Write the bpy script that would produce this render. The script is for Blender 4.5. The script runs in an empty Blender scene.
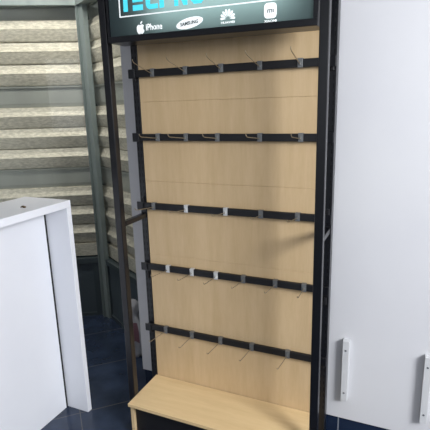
import bpy, bmesh, math, random
from mathutils import Vector, Matrix
random.seed(7)
S = 0.88                      # model units -> metres
SC = bpy.context.scene
COL = SC.collection

# ------------------------------------------------------------------ materials
def new_mat(name):
    m = bpy.data.materials.new(name); m.use_nodes = True
    nt = m.node_tree; b = nt.nodes['Principled BSDF']
    return m, nt, b

def lin(c):
    return tuple(((x/255)/12.92 if x/255 <= .04045 else ((x/255+.055)/1.055)**2.4) for x in c)

def mat(name, rgb, rough=.5, metal=0., spec=.5, noise=None, nscale=8., bump=0., emit=0., stretch=(1, 1, 1)):
    m, nt, b = new_mat(name); c = lin(rgb)
    b.inputs['Base Color'].default_value = (*c, 1)
    b.inputs['Roughness'].default_value = rough
    b.inputs['Metallic'].default_value = metal
    b.inputs['Specular IOR Level'].default_value = spec
    if emit:
        b.inputs['Emission Color'].default_value = (*c, 1); b.inputs['Emission Strength'].default_value = emit
    if noise or bump:
        tc = nt.nodes.new('ShaderNodeTexCoord'); mp = nt.nodes.new('ShaderNodeMapping')
        mp.inputs['Scale'].default_value = stretch
        nt.links.new(tc.outputs['Object'], mp.inputs['Vector'])
        n = nt.nodes.new('ShaderNodeTexNoise'); n.inputs['Scale'].default_value = nscale; n.inputs['Detail'].default_value = 5
        nt.links.new(mp.outputs['Vector'], n.inputs['Vector'])
        if noise:
            r = nt.nodes.new('ShaderNodeValToRGB')
            r.color_ramp.elements[0].color = (*lin(noise), 1); r.color_ramp.elements[1].color = (*c, 1)
            r.color_ramp.elements[0].position = .35; r.color_ramp.elements[1].position = .65
            nt.links.new(n.outputs['Fac'], r.inputs['Fac']); nt.links.new(r.outputs['Color'], b.inputs['Base Color'])
        if bump:
            bp = nt.nodes.new('ShaderNodeBump'); bp.inputs['Strength'].default_value = bump; bp.inputs['Distance'].default_value = .004
            nt.links.new(n.outputs['Fac'], bp.inputs['Height']); nt.links.new(bp.outputs['Normal'], b.inputs['Normal'])
    return m

M = {}
M['black'] = mat('black_powder_coat', (14, 15, 20), .3, noise=(12, 13, 18), nscale=60)
M['bar'] = mat('black_bar_paint', (15, 15, 19), .5)
M['slot'] = mat('slot_black', (7, 7, 9), .9)
M['wall'] = mat('white_wall_paint', (207, 207, 210), .6, noise=(203, 203, 207), nscale=2.2, bump=.05)
M['ceiling'] = mat('ceiling_white', (225, 225, 225), .8, noise=(219, 219, 219), nscale=3)
M['laminate'] = mat('white_laminate', (226, 228, 234), .38, noise=(222, 224, 231), nscale=3)
M['alu'] = mat('grey_green_aluminium', (136, 147, 145), .45, .2, noise=(124, 135, 133), nscale=14, stretch=(1, 1, .1))
M['alu_dark'] = mat('dark_frame', (66, 76, 80), .45, .2)
M['lower'] = mat('dark_glazed_panel', (74, 84, 90), .35, noise=(68, 78, 84), nscale=4)
M['skirt'] = None
M['chrome'] = mat('zinc_clip', (128, 130, 131), .4, .6)
M['plate'] = mat('bright_clip', (205, 206, 206), .4, .35)
M['wire'] = mat('steel_wire', (150, 138, 116), .4, .7)
M['batten'] = mat('white_batten', (198, 199, 201), .5)
M['screw'] = mat('screw_grey', (120, 122, 126), .4, .8)
M['gap'] = mat('gap_shade_black', (16, 17, 21), .8)
M['white_sign'] = mat('sign_white_vinyl', (240, 244, 244), .5, emit=.42)
M['cyan_sign'] = mat('sign_cyan_vinyl', (78, 214, 232), .5, emit=.5)
M['sign_ink'] = mat('sign_grey_ink', (88, 100, 104), .6)
M['bag'] = mat('thin_plastic', (172, 172, 176), .35, noise=(138, 138, 146), nscale=9, bump=.5)
M['bag_print'] = mat('dull_red_print', (112, 78, 88), .5)
M['scrap'] = mat('brown_scrap', (96, 78, 52), .8, noise=(60, 48, 30), nscale=90)

def wood(name, c1, c2, axis_stretch):
    m, nt, b = new_mat(name)
    tc = nt.nodes.new('ShaderNodeTexCoord'); mp = nt.nodes.new('ShaderNodeMapping')
    mp.inputs['Scale'].default_value = axis_stretch
    nt.links.new(tc.outputs['Object'], mp.inputs['Vector'])
    n = nt.nodes.new('ShaderNodeTexNoise'); n.inputs['Scale'].default_value = 9; n.inputs['Detail'].default_value = 6; n.inputs['Roughness'].default_value = .6
    n2 = nt.nodes.new('ShaderNodeTexNoise'); n2.inputs['Scale'].default_value = 60; n2.inputs['Detail'].default_value = 3
    nt.links.new(mp.outputs['Vector'], n.inputs['Vector']); nt.links.new(mp.outputs['Vector'], n2.inputs['Vector'])
    mx = nt.nodes.new('ShaderNodeMath'); mx.operation = 'MULTIPLY_ADD'; mx.inputs[1].default_value = .35
    nt.links.new(n2.outputs['Fac'], mx.inputs[0]); nt.links.new(n.outputs['Fac'], mx.inputs[2])
    r = nt.nodes.new('ShaderNodeValToRGB')
    r.color_ramp.elements[0].color = (*lin(c2), 1); r.color_ramp.elements[1].color = (*lin(c1), 1)
    r.color_ramp.elements[0].position = .45; r.color_ramp.elements[1].position = .9
    nt.links.new(mx.outputs[0], r.inputs['Fac']); nt.links.new(r.outputs['Color'], b.inputs['Base Color'])
    b.inputs['Roughness'].default_value = .45
    return m
M['wood'] = wood('pale_beech_board', (201, 175, 137), (189, 162, 123), (3.2, 3.2, .35))
M['wood_top'] = wood('pale_beech_top', (220, 193, 148), (208, 180, 134), (.35, 3.2, 3.2))
M['wood_edge'] = mat('pale_edge_band', (214, 190, 150), .45, noise=(204, 178, 136), nscale=14)

def tile_mat(name, rot, off, size, c1, c2, grout, rough, plane='xy', mortar=.003):
    m, nt, b = new_mat(name)
    tc = nt.nodes.new('ShaderNodeTexCoord'); mp = nt.nodes.new('ShaderNodeMapping')
    mp.vector_type = 'POINT'; mp.inputs['Rotation'].default_value = rot; mp.inputs['Location'].default_value = off
    nt.links.new(tc.outputs['Object'], mp.inputs['Vector'])
    br = nt.nodes.new('ShaderNodeTexBrick'); br.offset = 0; br.squash = 1
    br.inputs['Scale'].default_value = 1; br.inputs['Brick Width'].default_value = size; br.inputs['Row Height'].default_value = size
    br.inputs['Mortar Size'].default_value = mortar; br.inputs['Mortar Smooth'].default_value = .1
    br.inputs['Mortar'].default_value = (*lin(grout), 1)
    nt.links.new(mp.outputs['Vector'], br.inputs['Vector'])
    n = nt.nodes.new('ShaderNodeTexNoise'); n.inputs['Scale'].default_value = 7; n.inputs['Detail'].default_value = 8
    nt.links.new(tc.outputs['Object'], n.inputs['Vector'])
    r = nt.nodes.new('ShaderNodeValToRGB')
    r.color_ramp.elements[0].color = (*lin(c1), 1); r.color_ramp.elements[1].color = (*lin(c2), 1)
    r.color_ramp.elements[0].position = .3; r.color_ramp.elements[1].position = .75
    nt.links.new(n.outputs['Fac'], r.inputs['Fac'])
    nt.links.new(r.outputs['Color'], br.inputs['Color1']); nt.links.new(r.outputs['Color'], br.inputs['Color2'])
    nt.links.new(br.outputs['Color'], b.inputs['Base Color'])
    b.inputs['Roughness'].default_value = rough
    return m

def shutter_mat():
    m, nt, b = new_mat('roller_shutter_metal')
    tc = nt.nodes.new('ShaderNodeTexCoord'); mp = nt.nodes.new('ShaderNodeMapping')
    mp.inputs['Scale'].default_value = (1, 1, 3); mp.inputs['Rotation'].default_value = (0, .5, 0)
    nt.links.new(tc.outputs['Object'], mp.inputs['Vector'])
    n = nt.nodes.new('ShaderNodeTexNoise'); n.inputs['Scale'].default_value = 34; n.inputs['Detail'].default_value = 4
    nt.links.new(mp.outputs['Vector'], n.inputs['Vector'])
    r = nt.nodes.new('ShaderNodeValToRGB')
    r.color_ramp.elements[0].color = (*lin((190, 184, 170)), 1); r.color_ramp.elements[1].color = (*lin((224, 217, 203)), 1)
    r.color_ramp.elements[0].position = .35; r.color_ramp.elements[1].position = .65
    nt.links.new(n.outputs['Fac'], r.inputs['Fac']); nt.links.new(r.outputs['Color'], b.inputs['Base Color'])
    b.inputs['Roughness'].default_value = .55; b.inputs['Metallic'].default_value = .1
    return m
M['shutter'] = shutter_mat()
M['shutter_flat'] = mat('roller_shutter_plain_slat', (170, 172, 166), .5, .1, noise=(160, 162, 157), nscale=6, stretch=(1, 1, .2))

def glass_mat():
    m = bpy.data.materials.new('window_glass'); m.use_nodes = True; nt = m.node_tree
    for n in list(nt.nodes): nt.nodes.remove(n)
    out = nt.nodes.new('ShaderNodeOutputMaterial'); mix = nt.nodes.new('ShaderNodeMixShader')
    tr = nt.nodes.new('ShaderNodeBsdfTransparent'); tr.inputs['Color'].default_value = (.965, .975, .965, 1)
    gl = nt.nodes.new('ShaderNodeBsdfGlossy'); gl.inputs['Roughness'].default_value = .03
    fr = nt.nodes.new('ShaderNodeFresnel'); fr.inputs['IOR'].default_value = 1.45
    ge = nt.nodes.new('ShaderNodeNewGeometry'); inv = nt.nodes.new('ShaderNodeMath'); inv.operation = 'SUBTRACT'; inv.inputs[0].default_value = 1
    mul = nt.nodes.new('ShaderNodeMath'); mul.operation = 'MULTIPLY'      # front faces reflect; the exit face only transmits
    nt.links.new(ge.outputs['Backfacing'], inv.inputs[1]); nt.links.new(fr.outputs[0], mul.inputs[0]); nt.links.new(inv.outputs[0], mul.inputs[1])
    nt.links.new(mul.outputs[0], mix.inputs[0]); nt.links.new(tr.outputs[0], mix.inputs[1]); nt.links.new(gl.outputs[0], mix.inputs[2])
    nt.links.new(mix.outputs[0], out.inputs['Surface'])
    return m
M['glass'] = glass_mat()

def sheet_mat():                       # translucent printed sheet of the light box
    m = bpy.data.materials.new('sign_sheet'); m.use_nodes = True; nt = m.node_tree
    for n in list(nt.nodes): nt.nodes.remove(n)
    out = nt.nodes.new('ShaderNodeOutputMaterial'); a = nt.nodes.new('ShaderNodeAddShader')
    d = nt.nodes.new('ShaderNodeBsdfDiffuse'); d.inputs['Color'].default_value = (*lin((40, 47, 50)), 1)
    t = nt.nodes.new('ShaderNodeBsdfTranslucent'); t.inputs['Color'].default_value = (.33, .39, .39, 1)
    nt.links.new(d.outputs[0], a.inputs[0]); nt.links.new(t.outputs[0], a.inputs[1])
    nt.links.new(a.outputs[0], out.inputs['Surface'])
    return m
M['sheet'] = sheet_mat()

# ------------------------------------------------------------------ mesh builder
class MB:
    """collects geometry in model units, in place; build() links it as ONE mesh object"""
    def __init__(self): self.bm = bmesh.new()
    def box(self, x0, x1, y0, y1, z0, z1, bev=0., mi=0, seg=2):
        r = bmesh.ops.create_cube(self.bm, size=1)
        vs = r['verts']
        for v in vs:
            v.co = Vector(((x0+x1)/2+v.co.x*(x1-x0), (y0+y1)/2+v.co.y*(y1-y0), (z0+z1)/2+v.co.z*(z1-z0)))
        fs = set(f for v in vs for f in v.link_faces)
        for f in fs: f.material_index = mi
        if bev:
            es = list(set(e for v in vs for e in v.link_edges))
            bmesh.ops.bevel(self.bm, geom=es, offset=bev, segments=seg, affect='EDGES', profile=.5, material=mi)
        return self
    def prism(self, pts, d, mi=0):     # polygon (list of Vectors) extruded by vector d
        n = len(pts)
        a = [self.bm.verts.new(p) for p in pts]; b = [self.bm.verts.new(Vector(p)+Vector(d)) for p in pts]
        fs = [self.bm.faces.new(a), self.bm.faces.new(b[::-1])]
        for i in range(n): fs.append(self.bm.faces.new((a[i], b[i], b[(i+1) % n], a[(i+1) % n])))
        for f in fs: f.material_index = mi
        return self
    def obox(self, P, u, L, n, t0, t1, z0, z1, mi=0):  # box along horizontal direction u from P, thickness t0..t1 along n
        P = Vector(P); u = Vector(u); n = Vector(n)
        q = [P+n*t0, P+u*L+n*t0, P+u*L+n*t1, P+n*t1]
        return self.prism([Vector((c.x, c.y, z0)) for c in q], (0, 0, z1-z0), mi)
    def tube(self, path, r, seg=8, mi=0):
        path = [Vector(p) for p in path]; rings = []
        prev = None
        for i, p in enumerate(path):
            t = (path[min(i+1, len(path)-1)]-path[max(i-1, 0)]).normalized()
            if prev is None:
                ref = Vector((1, 0, 0)) if abs(t.x) < .9 else Vector((0, 0, 1))
                a = t.cross(ref).normalized()
            else:
                a = (prev-t*prev.dot(t)).normalized()
            prev = a; b = t.cross(a)
            rings.append([self.bm.verts.new(p+(a*math.cos(k*2*math.pi/seg)+b*math.sin(k*2*math.pi/seg))*r) for k in range(seg)])
        for i in range(len(rings)-1):
            for k in range(seg):
                f = self.bm.faces.new((rings[i][k], rings[i][(k+1) % seg], rings[i+1][(k+1) % seg], rings[i+1][k])); f.smooth = True; f.material_index = mi
        self.bm.faces.new(rings[0][::-1]).material_index = mi; self.bm.faces.new(rings[-1]).material_index = mi
        return self
    def cyl(self, c, axis, r, h, seg=16, mi=0):
        c = Vector(c); ax = Vector(axis).normalized()
        return self.tube([c, c+ax*h], r, seg, mi)
    def build(self, name, mats, parent=None, base=(0, 0, 0), abs_scale=True):
        base = Vector(base)
        bmesh.ops.recalc_face_normals(self.bm, faces=self.bm.faces)
        for v in self.bm.verts: v.co = (v.co-base)*S
        me = bpy.data.meshes.new(name); self.bm.to_mesh(me); self.bm.free()
        for m in (mats if isinstance(mats, (list, tuple)) else [mats]): me.materials.append(m)
        o = bpy.data.objects.new(name, me); COL.objects.link(o)
        if parent: o.parent = parent
        else: o.location = base*S
        return o

def thing(name, label, cat, base, group=None):
    o = bpy.data.objects.new(name, None); COL.objects.link(o); o.location = Vector(base)*S
    o.empty_display_size = .05
    o['label'] = label; o['category'] = cat
    if group: o['group'] = group
    return o
def tag(o, label, cat, group=None):
    o['label'] = label; o['category'] = cat
    if group: o['group'] = group
    return o
def struct(o): o['kind'] = 'structure'; return o
def structure_root(name, base):
    o = bpy.data.objects.new(name, None); COL.objects.link(o); o.location = Vector(base)*S; o['kind'] = 'structure'
    return o

# ------------------------------------------------------------------ setting
W = .93            # width of the back boards; left edge of the boards is x = 0
T = .036           # width of posts
ZC = 2.95
CN = Vector((-1.036, .889, 0))                      # corner of the glazed bay
UR = Vector((.862, -.507, 0)).normalized(); NR = Vector((-.507, -.862, 0)).normalized()   # right bay: along, towards the room
UL = Vector((-.862, -.507, 0)).normalized(); NL = Vector((.507, -.862, 0)).normalized()   # left bay

fl = tile_mat('navy_floor_tile', (0, 0, math.radians(45)), (.105*S+.475*S*8, .4435*S+.475*S*8, 0), .475*S, (32, 41, 57), (50, 62, 84), (84, 84, 86), .2, mortar=.0024)
M['skirt'] = tile_mat('navy_skirting_tile', (math.radians(-90), 0, 0), (-1.02*S+.475*S*4, 1, 0), .475*S, (24, 35, 56), (32, 45, 68), (120, 126, 136), .25)
struct(MB().box(-3.4, 4.6, -5.2, 2.2, -.06, 0).build('floor', fl))
struct(MB().box(-3.4, 4.6, -5.2, 2.2, ZC, ZC+.06).build('ceiling', M['ceiling']))
struct(MB().box(-.152, 4.6, .08, .17, .155, ZC).build('wall_back', M['wall']))
struct(MB().box(-.145, 4.6, .092, .165, 0, .155).build('baseboard_back', M['skirt']))
LL = 2.2
LE = CN+UL*LL
struct(MB().box(LE.x-.12, LE.x, -5.2, LE.y+.08, 0, ZC).build('wall_left', M['wall']))

# glazed bay: corner post, head beams, panes, lower panels
cp = MB()
cp.prism([CN+NR*.04+UR*.03, CN+NR*.03+UR*.085, CN-NR*.008+UR*.085, CN+Vector((0, .012, 0)), CN-NL*.008+UL*.045, CN+NL*.03+UL*.045, CN+NL*.04+UL*.02,
          CN+Vector((0, -.07, 0))], (0, 0, ZC))
struct(cp.build('trim_1', M['alu'], base=CN))
def bay(name, u, n, L):
    r = structure_root(name, CN)
    f = MB()
    f.obox(CN, u, L, n, -.03, .055, 2.45, 2.53); f.obox(CN, u, L, n, -.03, .035, 2.53, ZC)
    f.build('head_beam', M['alu'], r, CN)
    MB().obox(CN, u, L, n, -.03, .02, .475, .518).build('sill_rail', M['alu_dark'], r, CN)
    g = MB().obox(CN+u*.06, u, L-.06, n, -.006, 0, .518, 2.45).build('pane', M['glass'], r, CN)
    l = MB()
    l.obox(CN+u*.05, u, L-.05, n, -.03, 0, 0.012, .475)
    l.build('lower_panel', M['lower'], r, CN)
    k = MB().obox(CN+u*.05, u, L-.05, n, -.03, .012, 0, .03); k.obox(CN+u*.05, u, .045, n, 0, .012, .03, .475)
    k.build('panel_frame', M['alu_dark'], r, CN)
    return r
LR = 1.27
bay('window_1', UL, NL, LL); bay('window_2', UR, NR, LR)

def shutter(name_label, u, n, L, st):
    t = thing('roller_shutter', name_label, 'shutter', CN)
    A = CN-n*.055
    P = .1575
    ridged, plain = MB(), MB()
    def strip(mb, prof, z):
        prev = None
        for (f, o) in prof:
            zz = z-f*P
            a = mb.bm.verts.new(Vector((A.x, A.y, zz))+n*o+u*st); b = mb.bm.verts.new(Vector((A.x, A.y, zz))+n*o+u*L)
            if prev: mb.bm.faces.new((prev[0], prev[1], b, a))
            prev = (a, b)
    RP = [(-.03, -.02), (.0, -.02), (.015, .004), (.1, .007), (.21, .011), (.30, .021), (.40, .037), (.42, .038), (.48, .034), (.62, .028), (.80, .018), (.93, .010), (.97, .004), (.97, -.02)]
    FP = [(-.03, -.02), (.0, -.02), (.0, .014), (.07, .012), (.10, .0), (.5, -.004), (.8, -.008), (.97, -.016), (.98, -.02)]
    z = 1.897+4*P; k = 0
    while z-P > .49:
        (strip(plain, FP, z) if k % 4 == 0 else strip(ridged, RP, z))
        z -= P; k += 1
    ridged.build('ridged_slats', M['shutter'], t, CN); plain.build('plain_slats', M['shutter_flat'], t, CN)
    bb = MB().obox(A+u*.03, u, L-.03, n, -.02, .03, .53, z-.004)
    bb.build('bottom_bar', M['shutter'], t, CN)
    return t
shutter('closed pale corrugated metal shutter behind the wide window pane, left of the corner post', UL, NL, LL, .03)
shutter('closed pale corrugated metal shutter behind the narrow angled pane, between corner post and white wall', UR, NR, LR, -.045)
# added unseen light blocker outside, so that nothing bright shows between slats
bw = MB(); bw.obox(CN-NL*.16+UL*-.1, UL, LL+.1, NL, -.03, 0, 0, ZC); bw.obox(CN-NR*.16+UR*-.1, UR, LR+.3, NR, -.03, 0, 0, ZC)
struct(bw.build('outer_light_blocker', M['alu_dark'], base=CN))

# ------------------------------------------------------------------ display rack
B = (W/2, -.13, 0)
D = .2214
rack = thing('display_rack', 'tall black metal display rack with beech back boards and lit sign on top', 'display rack', B)
HZ = .2            # top of the wooden plinth
TOP = 2.40
for x0, sgn in ((-T, -1), (W, 1)):
    # perforated rear upright
    m = MB().box(x0, x0+T, .001, .05, 0, 2.30, .002)
    for k in range(60):
        z = .24+k*.034
        if z > 2.26: break
        m.box(x0+.007, x0+.0115, -.0006+.001, .003, z, z+.018, 0, 1); m.box(x0+T-.0115, x0+T-.007, -.0006+.001, .003, z, z+.018, 0, 1)
    m.build('rear_upright', [M['black'], M['slot']], rack, B)
    # square front post
    MB().box(x0+sgn*.006, x0+T+sgn*.006, -D, -D+T, 0, TOP, .003).build('front_post', M['black'], rack, B)
    # side rail joining them
    m = MB()
    m.box(x0+.004, x0+T-.004, -D+T, .001, 1.142, 1.166, .002)
    m.build('side_rail', M['black'], rack, B)
    m = MB().box(x0+.004, x0+T-.004, -D+T, .001, TOP-.03, TOP, .002); m.box(x0+.006, x0+T-.006, -.002, .02, 2.29, TOP)
    m.build('side_rail', M['black'], rack, B)
    for z in (1.84, 1.55, 1.22, .80, .47):       # small latch clips seen on the upright's inner edge
        m = MB().box(x0+T*.4, x0+T*.75, -.012, -.002, z, z+.035, .002); m.build('latch', M['bar'], rack, B)
seams = [HZ-.03, .54, .94, 1.34, 1.74, 2.14, 2.30]
for a, b in zip(seams[:-1], seams[1:]):
    MB().box(.0005, W-.0005, .004, .022, a+.0002, b-.0002, .0013, seg=1).build('back_board', M['wood'], rack, B)
MB().box(0, W, .0222, .028, HZ, 2.30).build('backing_sheet', M['bar'], rack, B)
bars = [1.876, 1.567, 1.211, .873, .510]
for z in bars:
    m = MB().box(-T+.002, W+T-.002, -.019, -.003, z-.017, z+.017, .002)
    o = m.build('crossbar', M['bar'], rack, B)
    for x in (-T-.006, W):
        MB().box(x, x+T+.002, -.026, -.0195, z-.022, z+.022, .003).build('end_bracket', M['black'], o, B)
# plinth
PX0, PX1 = -.0055, W+.0055
MB().box(PX0, PX1, -.288, .0008, HZ-.018, HZ, .0015).build('plinth_top', M['wood_top'], rack, B)
for x0 in (PX0+.001, PX1-.019):
    MB().box(x0, x0+.018, -.268, 0, 0, HZ-.0185, .001).build('plinth_side', M['wood_edge'], rack, B)
MB().box(PX0+.02, PX1-.02, -.25, -.235, .0, HZ-.0185).build('plinth_front', M['bar'], rack, B)
MB().box(PX0+.02, PX1-.02, -.02, -.005, .0, HZ-.0185).build('plinth_back', M['bar'], rack, B)

# header light box
hd = MB(); hx0, hx1, hz0, hz1, hy0, hy1 = .0008, W-.0008, 1.988, 2.395, -D-.002, -D+.12
hd.box(hx0, hx1, hy0, hy1, hz0, hz0+.026, .002); hd.box(hx0, hx1, hy0, hy1, hz1-.026, hz1, .002)
hd.box(hx0, hx0+.012, hy0, hy1, hz0+.026, hz1-.026); hd.box(hx1-.016, hx1, hy0, hy1, hz0+.026, hz1-.026)
hd.box(hx0+.012, hx1-.016, hy1-.008, hy1, hz0+.026, hz1-.026)
head = hd.build('sign_box', M['black'], rack, B)
FY = hy0+.006       # face of the sheet
MB().box(hx0+.0125, hx1-.0165, FY, FY+.003, hz0+.0265, hz1-.0265).build('sign_sheet', M['sheet'], head, B)
# white outline
m = MB(); fx0, fx1, fz0, fz1, w = .067, .858, 2.0895, 2.32, .0046
y0, y1 = FY-.002, FY-.0002
m.box(fx0, fx1, y0, y1, fz0, fz0+w); m.box(fx0, fx1, y0, y1, fz1-w, fz1)
m.box(fx0, fx0+w, y0, y1, fz0+w, fz1-w); m.box(fx1-w, fx1, y0, y1, fz0+w, fz1-w)
m.build('sign_outline', M['white_sign'], head, B)
# cyan capitals TECPNO, stencil style
m = MB(); H = .085; zb = 2.112; st = .021
def lb(xa, xb, za, zc): m.box(xa, xb, y0, y1, zb+za*H, zb+zc*H)
def lp(pts): m.prism([Vector((x, y0, zb+z*H)) for x, z in pts], (0, y1-y0, 0))
a = 0.0720; c = .052
lb(a, a+c, .66, 1); lb(a+c/2-st/2+.003, a+c/2+st/2+.003, -.02, .66)                      # T
a = 0.1380; lb(a, a+.050, -.02, .24); lb(a, a+.050, .37, .62); lb(a, a+.050, .75, 1)          # E as three bars
a = 0.2035; lp([(a, .2), (a+.006, .05), (a+.016, -.02), (a+.058, -.02), (a+.058, .2), (a+st, .2), (a+st, .79), (a+.058, .79), (a+.058, 1), (a+.016, 1), (a+.004, .93), (a, .8)])  # C
a = 0.2700; lp([(a, -.02), (a+st, -.02), (a+st, .36), (a+.04, .36), (a+.054, .48), (a+.054, .88), (a+.04, 1), (a, 1)])   # P
a = 0.3400; lp([(a, -.02), (a+.018, -.02), (a+.018, .62), (a+.042, -.02), (a+.060, -.02), (a+.060, 1), (a+.042, 1), (a+.042, .42), (a+.018, 1), (a, 1)])   # N
a = 0.4160; lp([(a, .15), (a+.014, -.02), (a+.046, -.02), (a+.060, .15), (a+.060, .5), (a+.041, .5), (a+.041, .2), (a+.019, .2), (a+.019, .5), (a, .5)])
lp([(a, .5), (a+.019, .5), (a+.019, .79), (a+.041, .79), (a+.041, .5), (a+.060, .5), (a+.060, .85), (a+.046, 1), (a+.014, 1), (a, .85)])
m.build('sign_lettering', M['cyan_sign'], head, B)

def text_mesh(txt, xc, zc, width, height, bold=.0, ya=None, yb=None):
    """text as a thin solid in the plane of the sign, fitted into width x height, centred at xc, zc"""
    cu = bpy.data.curves.new('lettering', 'FONT'); cu.body = txt; cu.size = 1; cu.offset = bold; cu.resolution_u = 3; cu.extrude = 0
    ob = bpy.data.objects.new('lettering', cu); COL.objects.link(ob)
    dg = bpy.context.evaluated_depsgraph_get(); dg.update()
    me = bpy.data.meshes.new_from_object(ob.evaluated_get(dg))
    bpy.data.objects.remove(ob); bpy.data.curves.remove(cu)
    bm = bmesh.new(); bm.from_mesh(me); bpy.data.meshes.remove(me)
    xs = [v.co.x for v in bm.verts]; ys = [v.co.y for v in bm.verts]
    sx = width/(max(xs)-min(xs)); sz = height/(max(ys)-min(ys)); mx, mz = (max(xs)+min(xs))/2, (max(ys)+min(ys))/2
    ya = y0 if ya is None else ya; yb = y1 if yb is None else yb
    for v in bm.verts: v.co = Vector((xc+(v.co.x-mx)*sx, ya, zc+(v.co.y-mz)*sz))
    r = bmesh.ops.extrude_face_region(bm, geom=list(bm.faces))
    for e in r['geom']:
        if isinstance(e, bmesh.types.BMVert): e.co.y = yb
    o = MB(); o.bm.free(); o.bm = bm
    return o
def ell(xc, zc, rx, rz, rot=0, n=32, pw=2.):
    out = []
    for k in range(n):
        t = 2*math.pi*k/n; cx, sz = math.cos(t), math.sin(t)
        x = rx*math.copysign(abs(cx)**(2/pw), cx); z = rz*math.copysign(abs(sz)**(2/pw), sz)
        out.append((xc+x*math.cos(rot)-z*math.sin(rot), zc+x*math.sin(rot)+z*math.cos(rot)))
    return out
def flat(mb, pts, ya, yb): mb.prism([Vector((x, ya, z)) for x, z in pts], (0, yb-ya, 0)); return mb
# bitten apple mark with leaf
ap = [(.0, .36), (.10, .43), (.24, .46), (.38, .40), (.45, .31), (.36, .22), (.32, .08), (.36, -.06), (.48, -.15), (.42, -.32), (.30, -.47), (.18, -.53), (.06, -.48), (-.06, -.48), (-.18, -.53),
      (-.32, -.44), (-.43, -.26), (-.48, -.04), (-.47, .18), (-.38, .36), (-.24, .45), (-.10, .42)]
q = .039; m = MB(); flat(m, [(.171+x*q, 2.036+z*q) for x, z in ap], y0, y1)
flat(m, [(.171+x*q, 2.036+z*q) for x, z in [(.0, .48), (.02, .62), (.12, .75), (.24, .80), (.23, .66), (.13, .53)]], y0, y1)
m.build('fruit_emblem', M['white_sign'], head, B)
text_mesh('iPhone', .238, 2.0405, .080, .026, .022).build('small_lettering', M['white_sign'], head, B)
m = MB(); flat(m, ell(.407, 2.0405, .062, .0205, .16), y0, y1); m.build('oval_emblem', M['white_sign'], head, B)
o = text_mesh('SAMSUNG', 0, 0, .082, .014, .02, y0-.0012, y0-.0001)
for v in o.bm.verts:
    x, z = v.co.x, v.co.z; v.co.x = .407+x; v.co.z = 2.0405+z+x*.10
o.build('small_lettering', M['sign_ink'], head, B)
# eight-petal flower mark
m = MB()
for k in range(8):
    an = math.radians(-8+ (k+.5)*196/8)
    r0, r1, hw = .009, .031+.005*math.sin(an), .0046
    d = Vector((math.cos(an), 0, math.sin(an))); s = Vector((-d.z, 0, d.x)); c0 = Vector((.576, 0, 2.0415))
    pts = []
    for f, wd in ((0, .10), (.3, .5), (.55, .85), (.75, 1), (.9, .8), (1, .35)): pts.append((c0+d*(r0+(r1-r0)*f)+s*hw*wd))
    for f, wd in ((1, .35), (.9, .8), (.75, 1), (.55, .85), (.3, .5), (0, .10)): pts.append((c0+d*(r0+(r1-r0)*f)-s*hw*wd))
    flat(m, [(p.x, p.z) for p in pts], y0, y1)
m.build('petal_emblem', M['white_sign'], head, B)
text_mesh('HUAWEI', .576, 2.0285, .058, .0085, .02).build('small_lettering', M['white_sign'], head, B)
m = MB(); flat(m, ell(.750, 2.0555, .0245, .0275, 0, 40, 4.), y0, y1); m.build('rounded_emblem', M['white_sign'], head, B)
m = MB(); ya, yb = y0-.0012, y0-.0001; x0_, z0_ = .751, 2.0545
for x, hgt in ((-.012, .012), (-.0043, .0085), (.0034, .012), (.0098, .012)): m.box(x0_+x, x0_+x+.0026, ya, yb, z0_-.0065, z0_-.0065+hgt)
m.box(x0_-.0094, x0_+.0034, ya, yb, z0_+.0030, z0_+.0055)
m.build('small_lettering', M['sign_ink'], head, B)
text_mesh('XIAOMI', .750, 2.019, .050, .0085, .02).build('small_lettering', M['white_sign'], head, B)

# the sign sits a touch out of level
pv = (Vector((W/2, -D, hz0))-Vector(B))*S
head.matrix_local = Matrix.Translation(pv+Vector((0, 0, .0015*S))) @ Matrix.Rotation(.011, 4, 'Y') @ Matrix.Translation(-pv)
# ------------------------------------------------------------------ wire hooks on the bars
def make_hook(plate_mat, k):
    t = thing('display_hook', '', 'hook', (0, 0, 0))
    m = MB(); m.box(-.011, .011, -.0235, -.0203, -.0185, .0185, .001); m.box(-.011, .011, -.0235, -.002, .0178, .0198); m.box(-.0045, .0045, -.0275, -.0235, -.009, .006, .001)
    m.build('clip_plate', plate_mat, t)
    pts = [(0, -.0225, -.002), (0, -.03, -.003), (0, -.06, -.003+.03*k)]
    pts += [(0, -.11, -.003+.08*k), (0, -.160, -.003+.13*k), (0, -.170, -.001+.14*k), (0, -.176, .003+.146*k), (0, -.179, .009+.149*k)]
    MB().tube(pts, .0018, 8).build('wire_prong', M['wire'], t)
    return t
def copy_thing(r):
    c = r.copy(); COL.objects.link(c)
    for ch in list(r.children):
        d = ch.copy(); COL.objects.link(d); d.parent = c
    return c
rows = [([.084, .264, .446, .631, .808], 'topmost'), ([.095, .254, .42, .63, .816], 'second-highest'), ([.047, .238, .453, .632, .808], 'middle'),
        ([.112, .255, .391, .54, .704, .842], 'second-lowest'), ([.078, .239, .408, .582, .769], 'lowest')]
ORD5 = ['leftmost', 'second from left', 'centre', 'second from right', 'rightmost']
ORD6 = ['leftmost', 'second from left', 'third from left', 'third from right', 'second from right', 'rightmost']
bright = {(2, 1), (2, 2), (3, 0), (3, 1), (3, 2)}
RISE = [.27, .11, .11, .10, .06]
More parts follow.
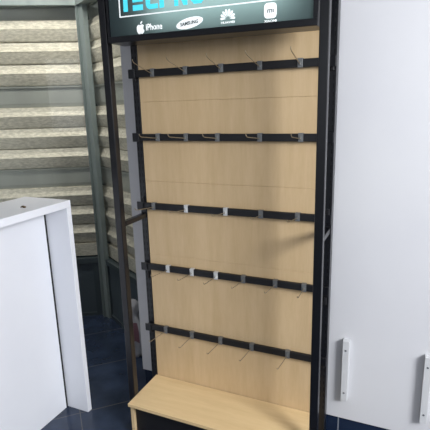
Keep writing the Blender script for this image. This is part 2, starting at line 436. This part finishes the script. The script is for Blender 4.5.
for ri, (xs, nm) in enumerate(rows):
    protos = {}
    for ci, x in enumerate(xs):
        kd = 'bright' if (ri, ci) in bright else 'dull'
        if kd in protos: h = copy_thing(protos[kd])
        else: h = protos[kd] = make_hook(M['chrome' if kd == 'dull' else 'plate'], RISE[ri])
        h.location = Vector((x+.011, 0, bars[ri]))*S
        h.rotation_euler = (0, 0, math.radians(random.uniform(-3, 3)))
        o = (ORD6 if len(xs) == 6 else ORD5)[ci]
        ad = 'bright wire hook' if kd == 'bright' else 'dull wire hook'
        h['label'] = '%s, %s of %s on the %s rack bar' % (ad, o, 'six' if len(xs) == 6 else 'five', nm)
        h['group'] = 'wire hooks on the %s bar' % nm

# ------------------------------------------------------------------ counter
cb = (-.53, -.75, 0)
ct = thing('shop_counter', 'white laminate shop counter with recessed front panel at the left', 'counter', cb)
CZ = 1.255; CX = -.347; CB = -.665; YE = -1.5
MB().box(CB, CX, YE, -.185, CZ-.038, CZ, .0015).build('counter_top', M['laminate'], ct, cb)
MB().box(CB, CX, -.2165, -.185, 0, CZ-.0382, .0015).build('end_panel', M['laminate'], ct, cb)
MB().box(CB, CX, YE, YE+.032, 0, CZ-.0382, .0015).build('end_panel', M['laminate'], ct, cb)
MB().box(-.517, -.497, YE+.033, -.230, 0.0, CZ-.0382, .001).build('front_panel', M['laminate'], ct, cb)
MB().box(-.53, -.4985, -.2295, -.217, 0.0, CZ-.0382).build('gap_shade_strip', M['gap'], ct, cb)  # near-black strip put in as the shade of the panel gap
# little scrap on the counter top
m = MB()
for k in range(7):
    a = k*.9; m.box(-.012+k*.004, -.004+k*.004, -.006+.004*math.sin(a), .003+.004*math.sin(a), 0, .004+.004*abs(math.sin(a*1.3)), .001)
sp = m.build('debris_scrap', M['scrap']); sp.location = Vector((-.445, -.405, CZ+.0005))*S; sp.scale = (1, 1, 1)
tag(sp, 'small brown crumpled scrap lying on the white counter top', 'scrap')

# ------------------------------------------------------------------ white battens on the wall
for x, z0, z1, lb_ in ((1.046, .275, .60, 'white screwed batten on the white wall, the one nearer the black rack'),
                      (1.405, .253, .592, 'white screwed batten on the white wall, the one farther from the rack')):
    b0 = (x, .08, z0)
    t = thing('wall_batten', lb_, 'batten', b0, 'battens on the white wall')
    MB().box(x-.0155, x+.0155, .050, .08, z0, z1, .002).build('batten', M['batten'], t, b0)
    for z in (z0+.045, z1-.05):
        MB().cyl((x, .0501, z), (0, -1, 0), .0045, .0015, 12).build('screw', M['screw'], t, b0)

# ------------------------------------------------------------------ crumpled bag in the corner
bp = Vector((-.425, .435, 0))
t = thing('plastic_bag', 'crumpled pale plastic bag with dull red print, on floor beside the rack', 'bag', bp)
m = MB(); seg = 20
prof = [(0, .0), (.045, .0), (.066, .03), (.068, .12), (.060, .20), (.045, .26), (.030, .30), (.026, .32), (.042, .35), (.044, .38), (.030, .41), (.004, .42)]
rings = []
for i, (r, z) in enumerate(prof):
    ring = []
    for k in range(seg):
        a = 2*math.pi*k/seg
        rr = r*(1+.22*math.sin(3*a+i*.8)+.15*math.sin(7*a-i*1.3)+.10*math.sin(5*a+i*2.1))
        ring.append(m.bm.verts.new(bp+Vector((rr*math.cos(a)-.12*max(0, z-.2), rr*.8*math.sin(a), z))))
    rings.append(ring)
for i in range(len(rings)-1):
    for k in range(seg):
        f = m.bm.faces.new((rings[i][k], rings[i][(k+1) % seg], rings[i+1][(k+1) % seg], rings[i+1][k])); f.smooth = True
        if i in (3, 4) and k in (14, 15, 16): f.material_index = 1
m.build('bag_body', [M['bag'], M['bag_print']], t, bp)

# ------------------------------------------------------------------ light
w = bpy.data.worlds.new('World'); SC.world = w; w.use_nodes = True
w.node_tree.nodes['Background'].inputs['Color'].default_value = (.90, .94, 1, 1)
w.node_tree.nodes['Background'].inputs['Strength'].default_value = .22
def area(name, loc, target, sx, sy, power, col=(1, 1, 1), spread=180):
    l = bpy.data.lights.new(name, 'AREA'); l.shape = 'RECTANGLE'; l.size = sx*S; l.size_y = sy*S; l.energy = power; l.color = col; l.spread = math.radians(spread)
    o = bpy.data.objects.new(name, l); COL.objects.link(o); o.location = Vector(loc)*S
    o.rotation_euler = (Vector(target)-Vector(loc)).to_track_quat('-Z', 'Y').to_euler()
    return o
area('window_daylight', (3.9, -1.9, 2.5), (.6, 0, 1.0), 1.2, 1.0, 150, (.95, .97, 1))
area('shopfront_daylight', (1.6, -4.6, 2.0), (0, 0, 1.0), 2.4, 1.4, 20, (.93, .97, 1))
area('shutter_fill_light', (-.9, .25, 2.88), (-1.15, .95, 1.0), 1.2, .25, 8.5, (1, .96, .90), 120)  # added fill without a fitting, brightens the shutter slats from above
area('sign_tube', (.53, hy1-.02, 2.17), (.53, FY, 2.17), .62, .2, 1.9, (.94, 1, .98))

# ------------------------------------------------------------------ camera
cam = bpy.data.cameras.new('camera'); co = bpy.data.objects.new('camera', cam); COL.objects.link(co)
cx, cy, cz, yaw, pitch, roll, fpx = 1.29838, -1.97245, 1.70494, -0.42794, 0.23495, -0.02765, 449.39176
sy, cyw = math.sin(yaw), math.cos(yaw); sp_, cp_ = math.sin(pitch), math.cos(pitch)
fwd = Vector((sy*cp_, cyw*cp_, -sp_)); right = Vector((cyw, -sy, 0)); up = right.cross(fwd)
r2 = right*math.cos(roll)+up*math.sin(roll); u2 = -right*math.sin(roll)+up*math.cos(roll)
mw = Matrix((r2, u2, -fwd)).transposed().to_4x4(); mw.translation = Vector((cx, cy, cz))*S
co.matrix_world = mw
cam.sensor_width = 36; cam.lens = 36*fpx/430; cam.clip_start = .01
SC.camera = co
SC.view_settings.view_transform = 'Standard'; SC.view_settings.look = 'None'
SC.view_settings.gamma = 1; SC.view_settings.use_curve_mapping = False
SC.view_settings.exposure = 0
